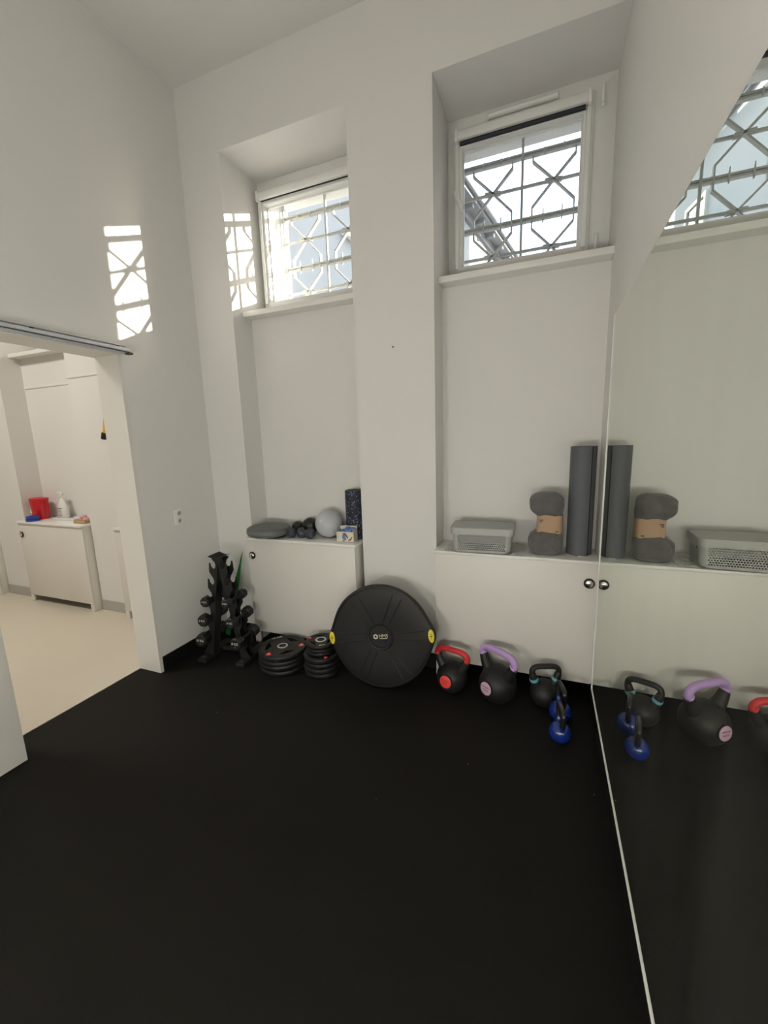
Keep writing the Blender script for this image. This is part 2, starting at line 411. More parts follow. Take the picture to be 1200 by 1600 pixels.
window(5, -3.47, -2.62, -3.38, -2.72, blind=False)

# ------------------------------------------------------------------ wrought window grilles
def flat(mb, pts, th=.007, dp=.026, y=3.05):
    """flat bar on edge following pts in the xz plane"""
    P = [Vector((px, 0, pz)) for px, pz in pts]; n = len(P); Lp, Rp = [], []
    for i in range(n):
        t = (P[min(i+1, n-1)] - P[max(i-1, 0)]).normalized(); nn = Vector((-t.z, 0, t.x))
        if 0 < i < n-1:
            t1 = (P[i]-P[i-1]).normalized(); k = 1/max(.5, t1.dot(t))
        else: k = 1
        Lp.append(P[i]+nn*th/2*k); Rp.append(P[i]-nn*th/2*k)
    mb.prism([(v.x, v.z) for v in Lp] + [(v.x, v.z) for v in reversed(Rp)], y-dp/2, y+dp/2, 'xz')
    return mb
def grille(centers, xbar, x0, x1, label):
    g = thing('window_grille', label, 'grille', ((x0+x1)/2, 3.05, 2.58), group='iron grilles outside the two windows')
    ZT, ZM = 3.236, 2.868
    for xb in xbar:
        MB().box(xb-.0075, xb+.0075, 3.025, 3.039, 2.576, 3.329).build('upright_bar', GRILLE, g)
    for z in (ZT, ZM):
        MB().box(x0, x1, 3.034, 3.066, z+.002, z+.014, .002).build('rail_bar', GRILLE, g)
        MB().box(x0, x1, 3.036, 3.068, z-.014, z-.002, .002).build('rail_bar', GRILLE, g)
    for z in (3.062, 2.688):
        MB().box(x0, x1, 3.042, 3.058, z-.0085, z+.0085, .002).build('cross_bar', GRILLE, g)
    for c in centers:
        for s in (-1, 1):
            pts = [(c+s*.122, ZT-.005), (c+s*.122, ZT-.048), (c, 3.066), (c-s*.122, ZM+.068), (c-s*.122, ZM-.056), (c, 2.688), (c+s*.075, 2.60), (c+s*.098, 2.577)]
            pts = [(min(max(a, x0+.004), x1-.004), b) for a, b in pts]
            flat(MB(), pts, y=3.05+s*.004, dp=.028, th=.0095).build('lattice_bar', GRILLE, g)
        for z in (3.064, 2.688):
            MB().box(c-.050, c+.050, 3.032, 3.068, z-.010, z+.010, .003, Matrix.Translation((c, 3.05, z)) @ Matrix.Rotation(radians(4), 4, 'Y') @ Matrix.Translation((-c, -3.05, -z))).build('joint_plate', GRILLE, g)
        for dx in (-.055, .055):
            for z in (ZT, ZM):
                if not x0 < c+dx < x1: continue
                up_, dn_ = (.045, .045) if z == ZM else (.016, .030)
                sp = MB(); sp.prism([(c+dx-.004, z-dn_*.85), (c+dx, z-dn_), (c+dx+.004, z-dn_*.85), (c+dx+.005, z), (c+dx+.003, z+up_*.85), (c+dx, z+up_), (c+dx-.003, z+up_*.85), (c+dx-.005, z)], 3.026, 3.033, 'xz')
                sp.build('spike', GRILLE, g)
    return g
grille((-1.79, -1.42), (-1.972, -1.60, ), -1.989, -1.246, 'sunlit iron lattice grille outside the left window above the cushion and balls')
grille((-.373, -.006), (-.19,), -.574, .169, 'iron lattice grille against bright sky outside the right window by the mirror')

# ------------------------------------------------------------------ doorway, sliding door
d1 = root_struct('door_1', (L, (JN+JF)/2, 0))
MB().box(L-T-.003, L+.002, JF, JF+.022, 0, HD+.022).build('far_jamb', LACQ, d1, smooth=0)
MB().box(L-T-.003, L+.002, JN-.022, JN, 0, HD+.022).build('near_jamb', LACQ, d1, smooth=0)
MB().box(L-T-.003, L+.002, JN, JF, HD, HD+.022).build('head_lining', LACQ, d1, smooth=0)
MB().box(L+.0005, L+.012, .0, JF+.02, 2.048, 2.112, .001).build('rail_batten', LACQ, d1, smooth=0)
r = MB(); r.box(L+.012, L+.022, .0, JF+.04, 2.055, 2.105, .002).box(L+.012, L+.050, .0, JF+.04, 2.063, 2.069, .001).box(L+.044, L+.050, .0, JF+.04, 2.063, 2.086, .001).box(L+.012, L+.034, 0, JF+.04, 2.097, 2.103, .001)
rail = r.build('door_rail', ALU, d1)
for y in (.55, 1.34, 1.775):
    MB().cyl((L+.02, y, 2.092), (L+.030, y, 2.092), .009, 12, ch=.002).build('rail_bolt', DARKBOLT, rail)
MB().box(L+.016, L+.055, JF+.035, JF+.062, 2.054, 2.066, .002).build('rail_stop', DARKBOLT, rail)
MB().box(L+.014, L+.040, .02, JN-.012, .004, 2.05, .002).build('door_panel', LACQ, d1)
MB().box(L-T-.02, L-T+.004, JN, JF, .0, .004).build('threshold', HALLF, d1, smooth=0)

# wall mirror
mi = thing('wall_mirror', 'tall frameless mirror covering the right wall above the black skirting', 'mirror', (R, .5, .125))
MB().box(RM, R-.001, YF+.2, 2.2834, .130, 2.049).build('mirror_glass', MIRROR, mi, smooth=0)
e = MB(); e.box(RM-.0035, R-.001, YF+.2, 2.287, .1245, .130).box(RM-.0035, R-.001, 2.2834, 2.287, .130, 2.049)
e.build('edge_strip', PVC, mi, smooth=0)['label'] = 'thin white edge strip'
MB().box(RM+.002, R-.001, YF+.2, 2.2834, 2.049, 2.052).build('polished_top_edge', DARKBOLT, mi, smooth=0)

# ------------------------------------------------------------------ radiator cabinets
def knob(c, x, y, z, ring=BRONZE, centre=CHROME, r=.028):
    k = MB().cyl((x, y, z), (x, y-.010, z), r, 24, ch=.002).build('lock_ring', ring, c)
    MB().lathe([(0, 0), (r*.72, 0), (r*.70, .004), (r*.45, .008), (0, .009)], 20, Matrix.Translation((x, y-.010, z)) @ Matrix.Rotation(pi/2, 4, 'X')).build('lock_face', centre, k)
    MB().cyl((x+.002, y-.018, z), (x+.002, y-.0195, z), .0035, 10).build('keyhole', DARKPRINT, k)
def cabinet(label, x0, x1, s0, s1, yf, kx, kz, side_l=True, side_r=True, gap=.075, group=None, ring=BRONZE):
    c = thing('radiator_cabinet', label, 'cabinet', ((x0+x1)/2, yf, 0), group=group)
    MB().box(x0, x1, yf, yf+.018, gap, .811, .0015).build('front_panel', LACQ, c)
    for x, a in ((x0, 1), (x1, -1)):
        MB().box(min(x, x+a*.018), max(x, x+a*.018), yf+.0185, NB-.012, (gap if a < 0 and not side_r else .001), .811, .0015).build('side_panel', LACQ, c)
        if a < 0 and not side_r: continue
        MB().box(min(x, x+a*.045), max(x, x+a*.045), yf+.001, yf+.0185, .001, gap-.001, .001).build('foot', LACQ, c)
    MB().box(s0, s1, yf-.014, NB-.001, .812, .831, .003).build('cabinet_top', SLAB, c)
    knob(c, kx, yf, kz, ring)
    return c
cabinet('white radiator cabinet holding balls and cushion, behind the dumbbell rack', -2.030, -1.150, -2.034, -1.138, 2.352, -1.990, .695, gap=.098)
cabinet('white radiator cabinet by the mirror, topped with grey box and mat', -.606, .294, -.612, .295, 2.362, .250, .703, gap=.108, side_r=False, ring=BLKGLOSS)
cabinet('white radiator cabinet in the next room with red bin on top', -4.84, -3.888, -4.852, -3.876, 2.352, -4.80, .70, gap=.072)
cabinet('cut-off white radiator cabinet at far left edge in the next room', -6.28, -5.372, -6.29, -5.366, 2.352, -6.22, .70, gap=.072)
cabinet('white radiator cabinet half hidden behind the door jamb in the next room', -3.462, -2.63, -3.468, -2.625, 2.352, -3.2, .70, gap=.072)

# socket and nail
so = thing('wall_socket', 'white double power socket on left wall right of the doorway', 'socket', (L, 2.075, 1.02))
MB().box(L, L+.009, 2.035, 2.113, .970, 1.075, .004).build('socket_plate', WHITEPL, so)
for z in (1.049, .997):
    q = MB().lathe([(.016, -.001), (.021, .0), (.021, .004), (.018, .004), (.0165, -.0005)], 20, Matrix.Translation((L+.0095, 2.074, z)) @ Matrix.Rotation(pi/2, 4, 'Y')).build('socket_rim', WHITEPL, so)
    MB().cyl((L+.0088, 2.074, z), (L+.0098, 2.074, z), .0165, 18).build('socket_well', STEEL, q)
    for dy in (-.006, .006): MB().cyl((L+.0097, 2.074+dy, z), (L+.0105, 2.074+dy, z), .0032, 8).build('pin_hole', DARKPRINT, q)
na = MB().cyl((-.866, D, 2.05), (-.866, D-.012, 2.052), .0022, 8).cyl((-.866, D-.012, 2.052), (-.866, D-.0135, 2.0525), .005, 10).build('nail', DARKBOLT)
tag(na, 'small nail in the pier between the two window niches', 'nail')

# ------------------------------------------------------------------ dumbbell rack
RO, RR = (-2.040, 1.985, 0), radians(7)
rk = thing('dumbbell_rack', 'black A-frame dumbbell rack in the corner by the left wall', 'rack', RO, RR, local=True)
LV = (.690, .575, .455, .320, .175)
def legc(z): return .157 - .2*z
def flange(s):
    out = [(legc(.745)+.030, .748), (legc(.745)+.034, .740)]
    for z in LV:
        c = legc(z)
        out += [(c+.004, z+.030), (c-.004, z+.006), (c+.006, z-.014), (c+.022, z-.016), (c+.035, z+.002), (c+.039, z+.024), (c+.049, z+.024), (c+.054, z-.040), (c+.030, z-.080)]
    out += [(legc(.03)+.034, .045), (legc(.03)+.034, .03)]
    inn = [(legc(.03)-.040, .03), (legc(.745)-.014, .748)]
    return [(s*x, z) for x, z in out+inn]
for s in (-1, 1):
    for y in (.078, .146):
        MB().prism(flange(s), y, y+.004, 'xz').build('hook_plate', BLACKMET, rk, smooth=0)
    w = MB(); w.prism([(s*(legc(.03)-.034), .03), (s*(legc(.745)-.012), .745), (s*(legc(.745)-.008), .745), (s*(legc(.03)-.030), .03)], .082, .146, 'xz')
    w.build('upright', BLACKMET, rk, smooth=0)
    ft = MB().box(s*.151-.033, s*.151+.033, 0, .32, .002, .032, .004).build('foot', BLACKMET, rk)
    MB().cyl((s*.151, .03, .032), (s*.151, .03, .038), .008, 8).build('bolt', DARKBOLT, ft)
MB().box(-.12, .12, .19, .225, .006, .028, .003).build('cross_bar', BLACKMET, rk)
MB().prism([(-.10,.55),(-.02,.56),(.02,.56),(.10,.55),(.085,.46),(.03,.40),(-.03,.40),(-.085,.46)], .150, .154, 'xz', Matrix.Diagonal((.5,1,1,1))).build('brace_plate', BLACKMET, rk, smooth=0)
cp = MB(); cp.grid(lambda u, v: ((u-.5)*.118+.008, .050+v*.130, .750+.050*abs(u-.5)**1.4), 10, 2, .006)
cp.build('top_cap', BLACKMET, rk)
def dumbbell(label, x, z, r, hl, txt, yc=.114):
    loc = Matrix.Translation(RO) @ Matrix.Rotation(RR, 4, 'Z') @ Vector((x, yc, z))
    d = thing('dumbbell', label, 'dumbbell', loc, RR, 'hex dumbbells on the A-frame rack', local=True)
    for s in (-1, 1):
        M = Matrix.Translation((0, s*.060, 0)) @ Matrix.Rotation(-s*pi/2, 4, 'X')
        hm = MB(); hm.lathe([(0, 0), (r*.72, 0), (r, r*.25), (r, hl-r*.2), (r*.82, hl), (r*.60, hl), (r*.58, hl-.002), (0, hl-.002)], 8, M @ Matrix.Rotation(pi/8, 4, 'Z'))
        h = hm.build('head', RUBBER, d, smooth=25)
        if s < 0:
            text_mb(txt, r*.50, Matrix.Translation((0, -.060-hl+.0005, r*.12)) @ FRONT, .0012).build('number', PRINT, h, smooth=0)
            text_mb('RUBBER' if False else txt.replace(' KG', ''), r*.30, Matrix.Translation((0, -.060-hl+.0005, -r*.34)) @ FRONT, .0012).build('small_print', DIMPRINT, h, smooth=0)
    MB().lathe([(0, -.064), (.0125, -.064), (.0135, -.02), (.0145, 0), (.0135, .02), (.0125, .064), (0, .064)], 14, Matrix.Rotation(pi/2, 4, 'X')).build('handle', BLACKMET, d)
    return d
pos = ('upper', 'middle', 'lowest')
for i, (z, r, hl, txt) in enumerate(((.455, .036, .055, '4 KG'), (.320, .043, .062, '6 KG'), (.175, .047, .068, '10 KG'))):
    dumbbell('black hex dumbbell, %s of three on the left side of the rack' % pos[i], -(legc(z)+.012), z, r, hl, txt)
for i, (z, r, hl, txt) in enumerate(((.455, .034, .055, '4 KG'), (.320, .040, .060, '6 KG'), (.175, .046, .066, '8 KG'))):
    dumbbell('black hex dumbbell, %s of three on the right side of the rack' % pos[i], legc(z)+.016, z, r, hl, txt)

# green band leaning in the corner behind the rack
gb = MB()
def band(u, v):
    p0, p1 = Vector((-2.325, 2.372, .003)), Vector((-2.128, 2.405, .705)); c = p0.lerp(p1, u)
    w = .024*(.45+.55*abs(cos(u*5.2+.35)))*(1 if u < .82 else max(.04, (1-u)/.18)); a = .45*sin(u*5)
    return c + Vector((cos(a), sin(a)*.4, -.25))*(v-.5)*2*w
gb.grid(band, 40, 3, .0025)
tag(gb.build('resistance_band', GREEN), 'flat bright green resistance band leaning in the corner behind the rack', 'band')

# ------------------------------------------------------------------ weight plates
def plate(label, x, y, z, r, h, ang, group, detailed=True, badge=True, tilt=0):
    p = thing('weight_plate', label, 'weight plate', (x, y, z), ang, group, local=True)
    # rubber body with three grip openings: outer tyre ring, three webs, hub
    t = MB(); b = r*.11
    ro, ri = r, r*.70
    prof = [(ri, h*.5-h*.35), (ri+b*.5, .001), (ro-b*.7, .001), (ro-b*.2, h*.12), (ro, h*.35), (ro, h*.65), (ro-b*.2, h*.88), (ro-b*.7, h-.001), (ri+b*.5, h-.001), (ri, h*.5+h*.35), (ri, h*.15)]
    t.lathe(prof, 48); t.build('outer_ring', PLATE, p)
    w = MB(); pts = []
    for k in range(3):
        a = k*2*pi/3
        for da, rr in ((-.56, .715), (-.3, .725), (0, .73), (.3, .725), (.56, .715)): pts.append((r*rr*cos(a+da), r*rr*sin(a+da)))
        pts.append((r*.44*cos(a+pi/3), r*.44*sin(a+pi/3)))
    w.prism(pts, h*.16, h*.90, 'xy', bev=.003); web = w.build('grip_web', PLATE, p, smooth=30)
    MB().lathe([(.0255, h*.9-.004), (.0255, h*.9+.003), (.031, h*.9+.004), (.036, h*.9+.002), (.036, h*.9-.004)], 32).build('steel_bush', STEEL, p)
    MB().cyl((0, 0, h*.9-.0035), (0, 0, h*.9+.0006), .0256, 28).build('bore', MATD, p)
    if badge:
        for k in range(2 if detailed else 2):
            a = k*2*pi/3
            bm_ = MB(); q = r*.80; rr = r*.105
            poly = [(q*cos(a)+rr*(1.25 if j % 2 == 0 else .9)*cos(a+j*pi/3+pi/2), q*sin(a)+rr*(1.25 if j % 2 == 0 else .9)*sin(a+j*pi/3+pi/2)) for j in range(6)]
            bm_.prism(poly, h-.003, h+.0016, 'xy', bev=.0008)
            bd = bm_.build('badge', REDIN, p); bd['label'] = 'red badge'
            MB().prism([(q*cos(a)+rr*.4*cos(a+j*pi/3), q*sin(a)+rr*.4*sin(a+j*pi/3)) for j in range(6)], h+.0015, h+.0021, 'xy').build('badge_mark', PINK, bd)
        a = 4*pi/3
        tm = Matrix.Translation((r*.80*cos(a), r*.80*sin(a), h+.0002)) @ Matrix.Rotation(a-pi/2, 4, 'Z')
        text_mb('10 KG' if r > .14 else '5 KG', r*.17, tm, .0006).build('number', PRINT, p, smooth=0)
    return p
P1 = plate('large black tri-grip plate with red badges, top of the larger stack', -1.634, 2.150, .1035, .163, .0335, radians(-98), 'plates of the larger stack')
names3 = ('second from the top', 'third from the top', 'bottom one')
for i, z in enumerate((.069, .0345, .000)):
    dup(P1, (-1.634+(.006, -.004, .004)[i], 2.150+(-.004, .003, -.002)[i], z+.0005), radians((-70, 5, 120)[i]), 'large black tri-grip plate in the larger stack, %s' % names3[i])
P2 = plate('small black plate on top of the narrower stack beside the dome trainer', -1.345, 2.180, .188, .100, .025, radians(80), 'small plates of the narrower stack')
P2.rotation_euler = (0, 0, radians(65))
dup(P2, (-1.341, 2.180, .1625), radians(20), 'small black plate directly under the top one of the narrower stack')
dup(P2, (-1.348, 2.183, .137), radians(70), 'lowest small black plate, resting on the medium plates of the narrower stack')
P3 = plate('medium black plate with visible red badge below the three small ones', -1.338, 2.170, .1030, .119, .033, radians(195), 'medium plates of the narrower stack')
for i, z in enumerate((.0687, .0343, .000)):
    dup(P3, (-1.338+(.003, -.002, .002)[i], 2.170+(.002, -.003, 0)[i], z+.0004), radians((60, 100, 20)[i]), 'medium black plate in the narrower stack, %s of the medium ones' % ('second', 'third', 'lowest')[i])

# ------------------------------------------------------------------ dome balance trainer leaning on the pier
bt_c = Vector((-.895, 2.142, .325))
bt = thing('balance_trainer', 'big round black balance trainer leaning against the pier, base facing out', 'balance trainer', bt_c, local=True,
           rot=(Matrix.Rotation(radians(4), 3, 'Z') @ Matrix.Rotation(radians(-7), 3, 'X') @ Matrix.Rotation(radians(-7.5), 3, 'Y')).to_euler())
# local: base disc in xz plane facing -y
def outline(k, n=96):
    pts = []
    for i in range(n):
        a = 2*pi*i/n; f = abs(math.atan2(sin(a), abs(cos(a))))
        r = min(.341, .316/cos(.44-f))*k if f < .44 else .316*k
        pts.append((r*cos(a), r*sin(a)))
    return pts
def disc_profile(rings):
    mb = MB(); R_ = []
    for k, y in rings:
        if k == 0: R_.append([mb.bm.verts.new((0, y, 0))])
        else:
            q_ = min(1, max(0, (k-.5)/.45)); o1 = outline(k); n_ = len(o1)
            R_.append([mb.bm.verts.new((px*q_+.316*k*cos(2*pi*i/n_)*(1-q_), y, pz*q_+.316*k*sin(2*pi*i/n_)*(1-q_))) for i, (px, pz) in enumerate(o1)])
    for a, b in zip(R_, R_[1:]):
        n = max(len(a), len(b))
        for i in range(n):
            j = (i+1) % n
            if len(a) == 1: mb.bm.faces.new((a[0], b[i], b[j]))
            elif len(b) == 1: mb.bm.faces.new((a[i], b[0], a[j]))
            else: mb.bm.faces.new((a[i], b[i], b[j], a[j]))
    return mb
base = disc_profile([(0, -.012), (.215, -.012), (.225, -.018), (.25, -.020), (.27, -.014), (.6, -.019), (.90, -.020), (.945, -.017), (.955, -.022), (.985, -.020), (1.0, -.010), (1.0, .022), (.97, .032), (0, .032)]).build('base_platform', RUBBERG, bt, smooth=35)
for k in range(6):
    a = k*pi/3
    for s in (-1, 1):
        m_ = Matrix.Rotation(-a, 4, 'Y')
        MB().tube([m_ @ Vector((.095, -.016, s*.020)), m_ @ Vector((.19, -.0175, s*.024)), m_ @ Vector((.278, -.0195, s*.030))], [.003, .0042, .003], 6).build('rib', RUBBERG, base)
dm = MB(); dm.lathe([(.285, 0)] + [(.292*cos(t*pi/2/10), .20*sin(t*pi/2/10)) for t in range(0, 10)] + [(0, .20)], 48, Matrix.Translation((0, .030, 0)) @ Matrix.Rotation(-pi/2, 4, 'X'))
dm.build('dome', RUBBERG, bt)
for s in (-1, 1):
    q = MB(); q.lathe([(0, .004), (.9, .004), (1, .002), (1, 0)], 28, Matrix.Translation((s*.318, -.0195, 0)) @ Matrix.Rotation(pi/2, 4, 'X') @ Matrix.Diagonal((.0175, .040, 1, 1)))
    gp = q.build('grip_badge', YELLOW, bt); gp['label'] = 'yellow oval grip badge'
    mk = MB(); mk.box(s*.318-.009, s*.318+.009, -.0242, -.0232, -.002, .002).box(s*.318-.0015, s*.318+.0015, -.0242, -.0232, -.018, .02)
    mk.build('badge_mark', DARKPRINT, gp)
lg = MB(); hx = [(.016*cos(i*pi/3+pi/6)-.030, .016*sin(i*pi/3+pi/6)) for i in range(6)]; hi = [(.0085*cos(i*pi/3+pi/6)-.030, .0085*sin(i*pi/3+pi/6)) for i in range(6)]
for i in range(6):
    j = (i+1) % 6; lg.prism([hx[i], hx[j], hi[j], hi[i]], -.0142, -.0122, 'xz')
text_into(lg, 'HMS', .030, Matrix.Translation((.020, -.0128, .003)) @ FRONT, .001)
lg.box(-.004, .044, -.0138, -.0125, -.0135, -.0105)
lo = lg.build('logo', CREAM, base, smooth=0); lo['label'] = 'pale logo: hexagon ring and the letters HMS'
MB().box(.012, .040, -.0135, -.0122, -.045, -.018).build('sticker', mat('navy_sticker', (.008, .010, .03), .3), base, smooth=0)

# ------------------------------------------------------------------ kettlebells
def kettlebell(label, x, y, ang, r, hgt, hw, tr, body, grip, badge=None, bands=None, flatz=.86, lines=None, full_grip=False, group='kettlebells along the right cabinet'):
    k = thing('kettlebell', label, 'kettlebell', (x, y, 0), ang, group, local=True)
    zc = r*flatz
    b = MB(); prof = [(0, .001), (r*.50, .001), (r*.56, .004)]
    a0 = math.asin(-(zc-.004)/r*.98)
    a0 = max(a0, -1.0)
    prof += [(r*cos(a0+(pi/2-a0)*i/18), zc+r*sin(a0+(pi/2-a0)*i/18)) for i in range(0, 18)] + [(0, zc+r)]
    b.lathe(prof, 36)
    # horns
    path = [(-hw*.52, zc+r*.55), (-hw*.78, zc+r*.95), (-hw*.95, zc+r*.95+(hgt-zc-r*.95)*.38), (-hw, hgt-tr-hw*.42), (-hw*.93, hgt-tr-hw*.20), (-hw*.72, hgt-tr-hw*.05), (-hw*.36, hgt-tr), (0, hgt-tr)]
    def smooth(pts, m=4):
        o = []
        for i in range(len(pts)-1):
            p = [Vector(pts[max(0, min(len(pts)-1, i+d))]) for d in (-1, 0, 1, 2)]
            for s_ in range(m):
                t = s_/m
                o.append(.5*((2*p[1]) + (p[2]-p[0])*t + (2*p[0]-5*p[1]+4*p[2]-p[3])*t*t + (3*p[1]-p[0]-3*p[2]+p[3])*t**3))
        o.append(Vector(pts[-1])); return o
    half = smooth([Vector((a, 0, c)) for a, c in path])
    n = len(half); cut = int(n*.30) if not full_grip else int(n*.20)
    def rad(i): t = i/(n-1); return tr*(2.3-1.3*min(1, t/.40)**.7) if not full_grip else tr*(1.25-.25*min(1, t/.25))
    for s in (-1, 1):
        pts = [Vector((s*-1*p.x, 0, p.z)) for p in half[:cut+1]]
        b.tube(pts, [rad(i) for i in range(cut+1)], 14)
    bd = b.build('bell', body, k, smooth=50)
    full = half[cut:] + [Vector((-p.x, 0, p.z)) for p in reversed(half[cut:-1])]
    rr = [rad(i)*1.06 for i in range(cut, n)]; rr = rr + rr[-2::-1]
    MB().tube(full, rr, 16).build('grip', grip, k, smooth=50)
    if badge:
        bx, bz, br, bm2 = badge
        Mb = Matrix.Rotation(bx, 4, 'Z') @ Matrix.Rotation(bz, 4, 'X')
        Mb = Matrix.Translation((0, 0, zc)) @ Mb @ Matrix.Translation((0, -r*.965, 0)) @ Matrix.Rotation(pi/2, 4, 'X')
        g = MB().lathe([(0, .0035), (br*.92, .0035), (br, .002), (br, -.012)], 28, Mb).build('badge', bm2, k)
        g['label'] = 'round coloured badge'
        MB().lathe([(br, -.012), (br*1.14, -.012), (br*1.14, .0012), (br, .0012)], 28, Mb).build('badge_rim', body, k)
        if lines:
            for ln, (tx, dz, sz, mt) in enumerate(lines):
                text_mb(tx, sz, Mb @ Matrix.Translation((0, dz, .0038)), .0005).build('badge_print', mt, g, smooth=0)
    if bands:
        for s in (-1, 1):
            i = bands; c = half[i]; t = half[i+1]-half[i-1]; t.normalize()
            c = Vector((s*-1*c.x, 0, c.z)); t = Vector((s*-1*t.x, 0, t.z))
            o = MB().cyl(c-t*.008, c+t*.008, rad(i)*1.08, 16).build('colour_band', CYAN, k)
            o['label'] = 'pale blue band at the horn'
    return k
DKRED = mat('dark_red_print', (.30, .01, .015), .5)
kettlebell('black kettlebell with red handle and red badge beside the balance trainer', -.475, 2.235, radians(-14), .094, .272, .098, .0165, RUBBER, RED, (radians(0), radians(-8), .036, REDIN), lines=(('KETTLEBELL', .008, .0085, DKRED), ('8 KG', -.007, .012, DKRED)))
kettlebell('largest black kettlebell with lilac handle and pale mauve badge', -.207, 2.228, radians(-33), .108, .315, .112, .0185, RUBBER, PURPLE, (radians(0), radians(-6), .037, PINK), lines=(('KETTLEBELL', .009, .0092, DARKPRINT), ('12 KG', -.008, .0135, DARKPRINT)))
kettlebell('plain black kettlebell with pale blue bands at the handle roots', .046, 2.262, radians(20), .079, .245, .074, .0145, BLACKMET, BLACKMET, bands=5)
kettlebell('glossy blue kettlebell close to the plain black one, rear of the two blue', .126, 2.150, radians(-76), .057, .205, .054, .0125, BLUE, BLKGLOSS, full_grip=True)
kettlebell('glossy blue kettlebell standing foremost beside the mirror', .119, 1.985, radians(-80), .053, .190, .052, .012, BLUE, BLKGLOSS, full_grip=True)

# ------------------------------------------------------------------ things on the left cabinet
ZT = .831
bd = thing('balance_cushion', 'grey inflated balance cushion at the left end of the left cabinet', 'cushion', (-1.874, 2.415, ZT), local=True)
q = .159
MB().lathe([(0, .002), (q*.45, .003), (q*.78, .012), (q*.95, .024), (q, .040), (q*.995, .052), (q*.96, .062)], 56).build('underside', DISC, bd)
MB().lathe([(q*.96, .062), (q*.985, .064), (q*.97, .070), (q*.90, .076), (q*.6, .088), (q*.25, .095), (0, .096)], 56).build('top_pad', mat('cushion_top', (.125, .13, .128), .5, bump=.4, bscale=500), bd)
def ball(name, label, c, r, m, cat='ball', group=None, bumps=0):
    o = thing(name, label, cat, (c[0], c[1], c[2]-r), local=True, group=group)
    MB().sphere((0, 0, r), r, 40, 20).build('shell', m, o, smooth=80)
    return o
def single_ball(name, label, c, r, m, group=None):
    mb = MB().sphere((0, 0, 0), r, 40, 20); o = mb.build(name, m, smooth=80); o.location = c
    return tag(o, label, 'ball', group)
single_ball('massage_ball', 'small speckled navy massage ball next to the grey cushion', (-1.680, 2.420, ZT+.036), .036, NAVY)
single_ball('massage_ball', 'half-hidden black massage ball behind the navy ones', (-1.722, 2.565, ZT+.046), .046, KNOBBLY)
kb = thing('spiky_ball', 'larger black knobbly massage ball behind the navy peanut ball', 'ball', (-1.605, 2.556, ZT), local=True)
kk = MB().sphere((0, 0, .064), .0615, 32, 16); kshell = kk.build('ball_body', KNOBBLY, kb, smooth=80)
nb = MB()
for i in range(150):
    zz = 1-2*(i+.5)/150; aa = i*2.399963; rr = math.sqrt(1-zz*zz); v = Vector((rr*cos(aa), rr*sin(aa), zz))
    M = Matrix.Translation(Vector((0, 0, .064)) + v*.0605) @ v.to_track_quat('Z', 'Y').to_matrix().to_4x4()
    nb.lathe([(.0028, 0), (.0019, .0020), (0, .0028)], 6, M)
o = nb.build('nubs', KNOBBLY, kb); o['kind'] = 'stuff'
pb = MB(); c0, c1 = Vector((-1.608, 2.440, ZT+.038)), Vector((-1.530, 2.425, ZT+.038)); dv = (c1-c0); ln = dv.length
prof = []
for i in range(25):
    t = -1+2*i/24
    x = t*(ln/2+.038); e1 = max(0, .038**2-(x+ln/2)**2); e2 = max(0, .038**2-(x-ln/2)**2)
    rr = math.sqrt(max(e1, e2)); rr = max(rr, .021) if abs(x) < ln/2 else rr
    prof.append((rr if 0 < i < 24 else 0, x))
pb.lathe(prof, 32, dv.to_track_quat('Z', 'Y').to_matrix().to_4x4())
o = pb.build('peanut_ball', NAVY, smooth=80); o.location = (c0+c1)/2
tag(o, 'speckled navy double massage ball in front of the black knobbly one', 'ball')
gbx = thing('exercise_ball', 'pale grey inflatable ball between knobbly ball and foam roller', 'ball', (-1.418, 2.508, ZT), local=True)
MB().sphere((0, 0, .100), .100, 48, 24).build('ball_shell', BALLG, gbx, smooth=80)
MB().lathe([(0, .001), (.007, .001), (.008, -.001)], 16, Matrix.Translation((0, 0, .1)) @ Matrix.Rotation(radians(-10), 4, 'Z') @ Matrix.Rotation(radians(70), 4, 'X') @ Matrix.Translation((0, 0, .100))).build('valve_plug', WHITEPL, gbx)
fr_ = thing('foam_roller', 'dark speckled foam roller standing upright against the pier', 'foam roller', (-1.226, 2.548, ZT), local=True)
MB().lathe([(.022, .338), (.060, .340), (.066, .338), (.068, .333), (.068, .007), (.066, .002), (.060, .001), (.022, .001)], 40).build('foam_tube', FOAM, fr_)
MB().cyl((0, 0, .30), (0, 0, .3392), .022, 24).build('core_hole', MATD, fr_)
cb = thing('tape_box', 'small open cream carton of blue tapes in front of the foam roller', 'box', (-1.243, 2.435, ZT), radians(3), local=True)
w, dd, hh = .126, .070, .088
b = MB(); b.box(-w/2, w/2, -dd/2, -dd/2+.002, .001, hh*.80).box(-w/2, -w/2+.002, -dd/2, dd/2, .001, hh).box(w/2-.002, w/2, -dd/2, dd/2, .001, hh).box(-w/2, w/2, dd/2-.002, dd/2, .001, hh+.012).box(-w/2, w/2, -dd/2, dd/2, .001, .003).box(-.001, .001, -dd/2, dd/2, .001, hh*.85)
carton = b.build('carton', CARD, cb, smooth=0)
ar = MB(); ar.prism([(-.020, .060), (.000, .066), (.014, .050), (.024, .030), (.018, .024), (.004, .040), (-.008, .046)], -dd/2-.0009, -dd/2, 'xz')
ar.prism([(.022, .008), (.040, .012), (.050, .024), (.053, .040), (.046, .036), (.040, .026), (.026, .020)], -dd/2-.0009, -dd/2, 'xz')
ar.box(-.020, -.004, -dd/2-.0008, -dd/2, .004, .012)
ar.build('printed_motif', CARDB, carton, smooth=0)
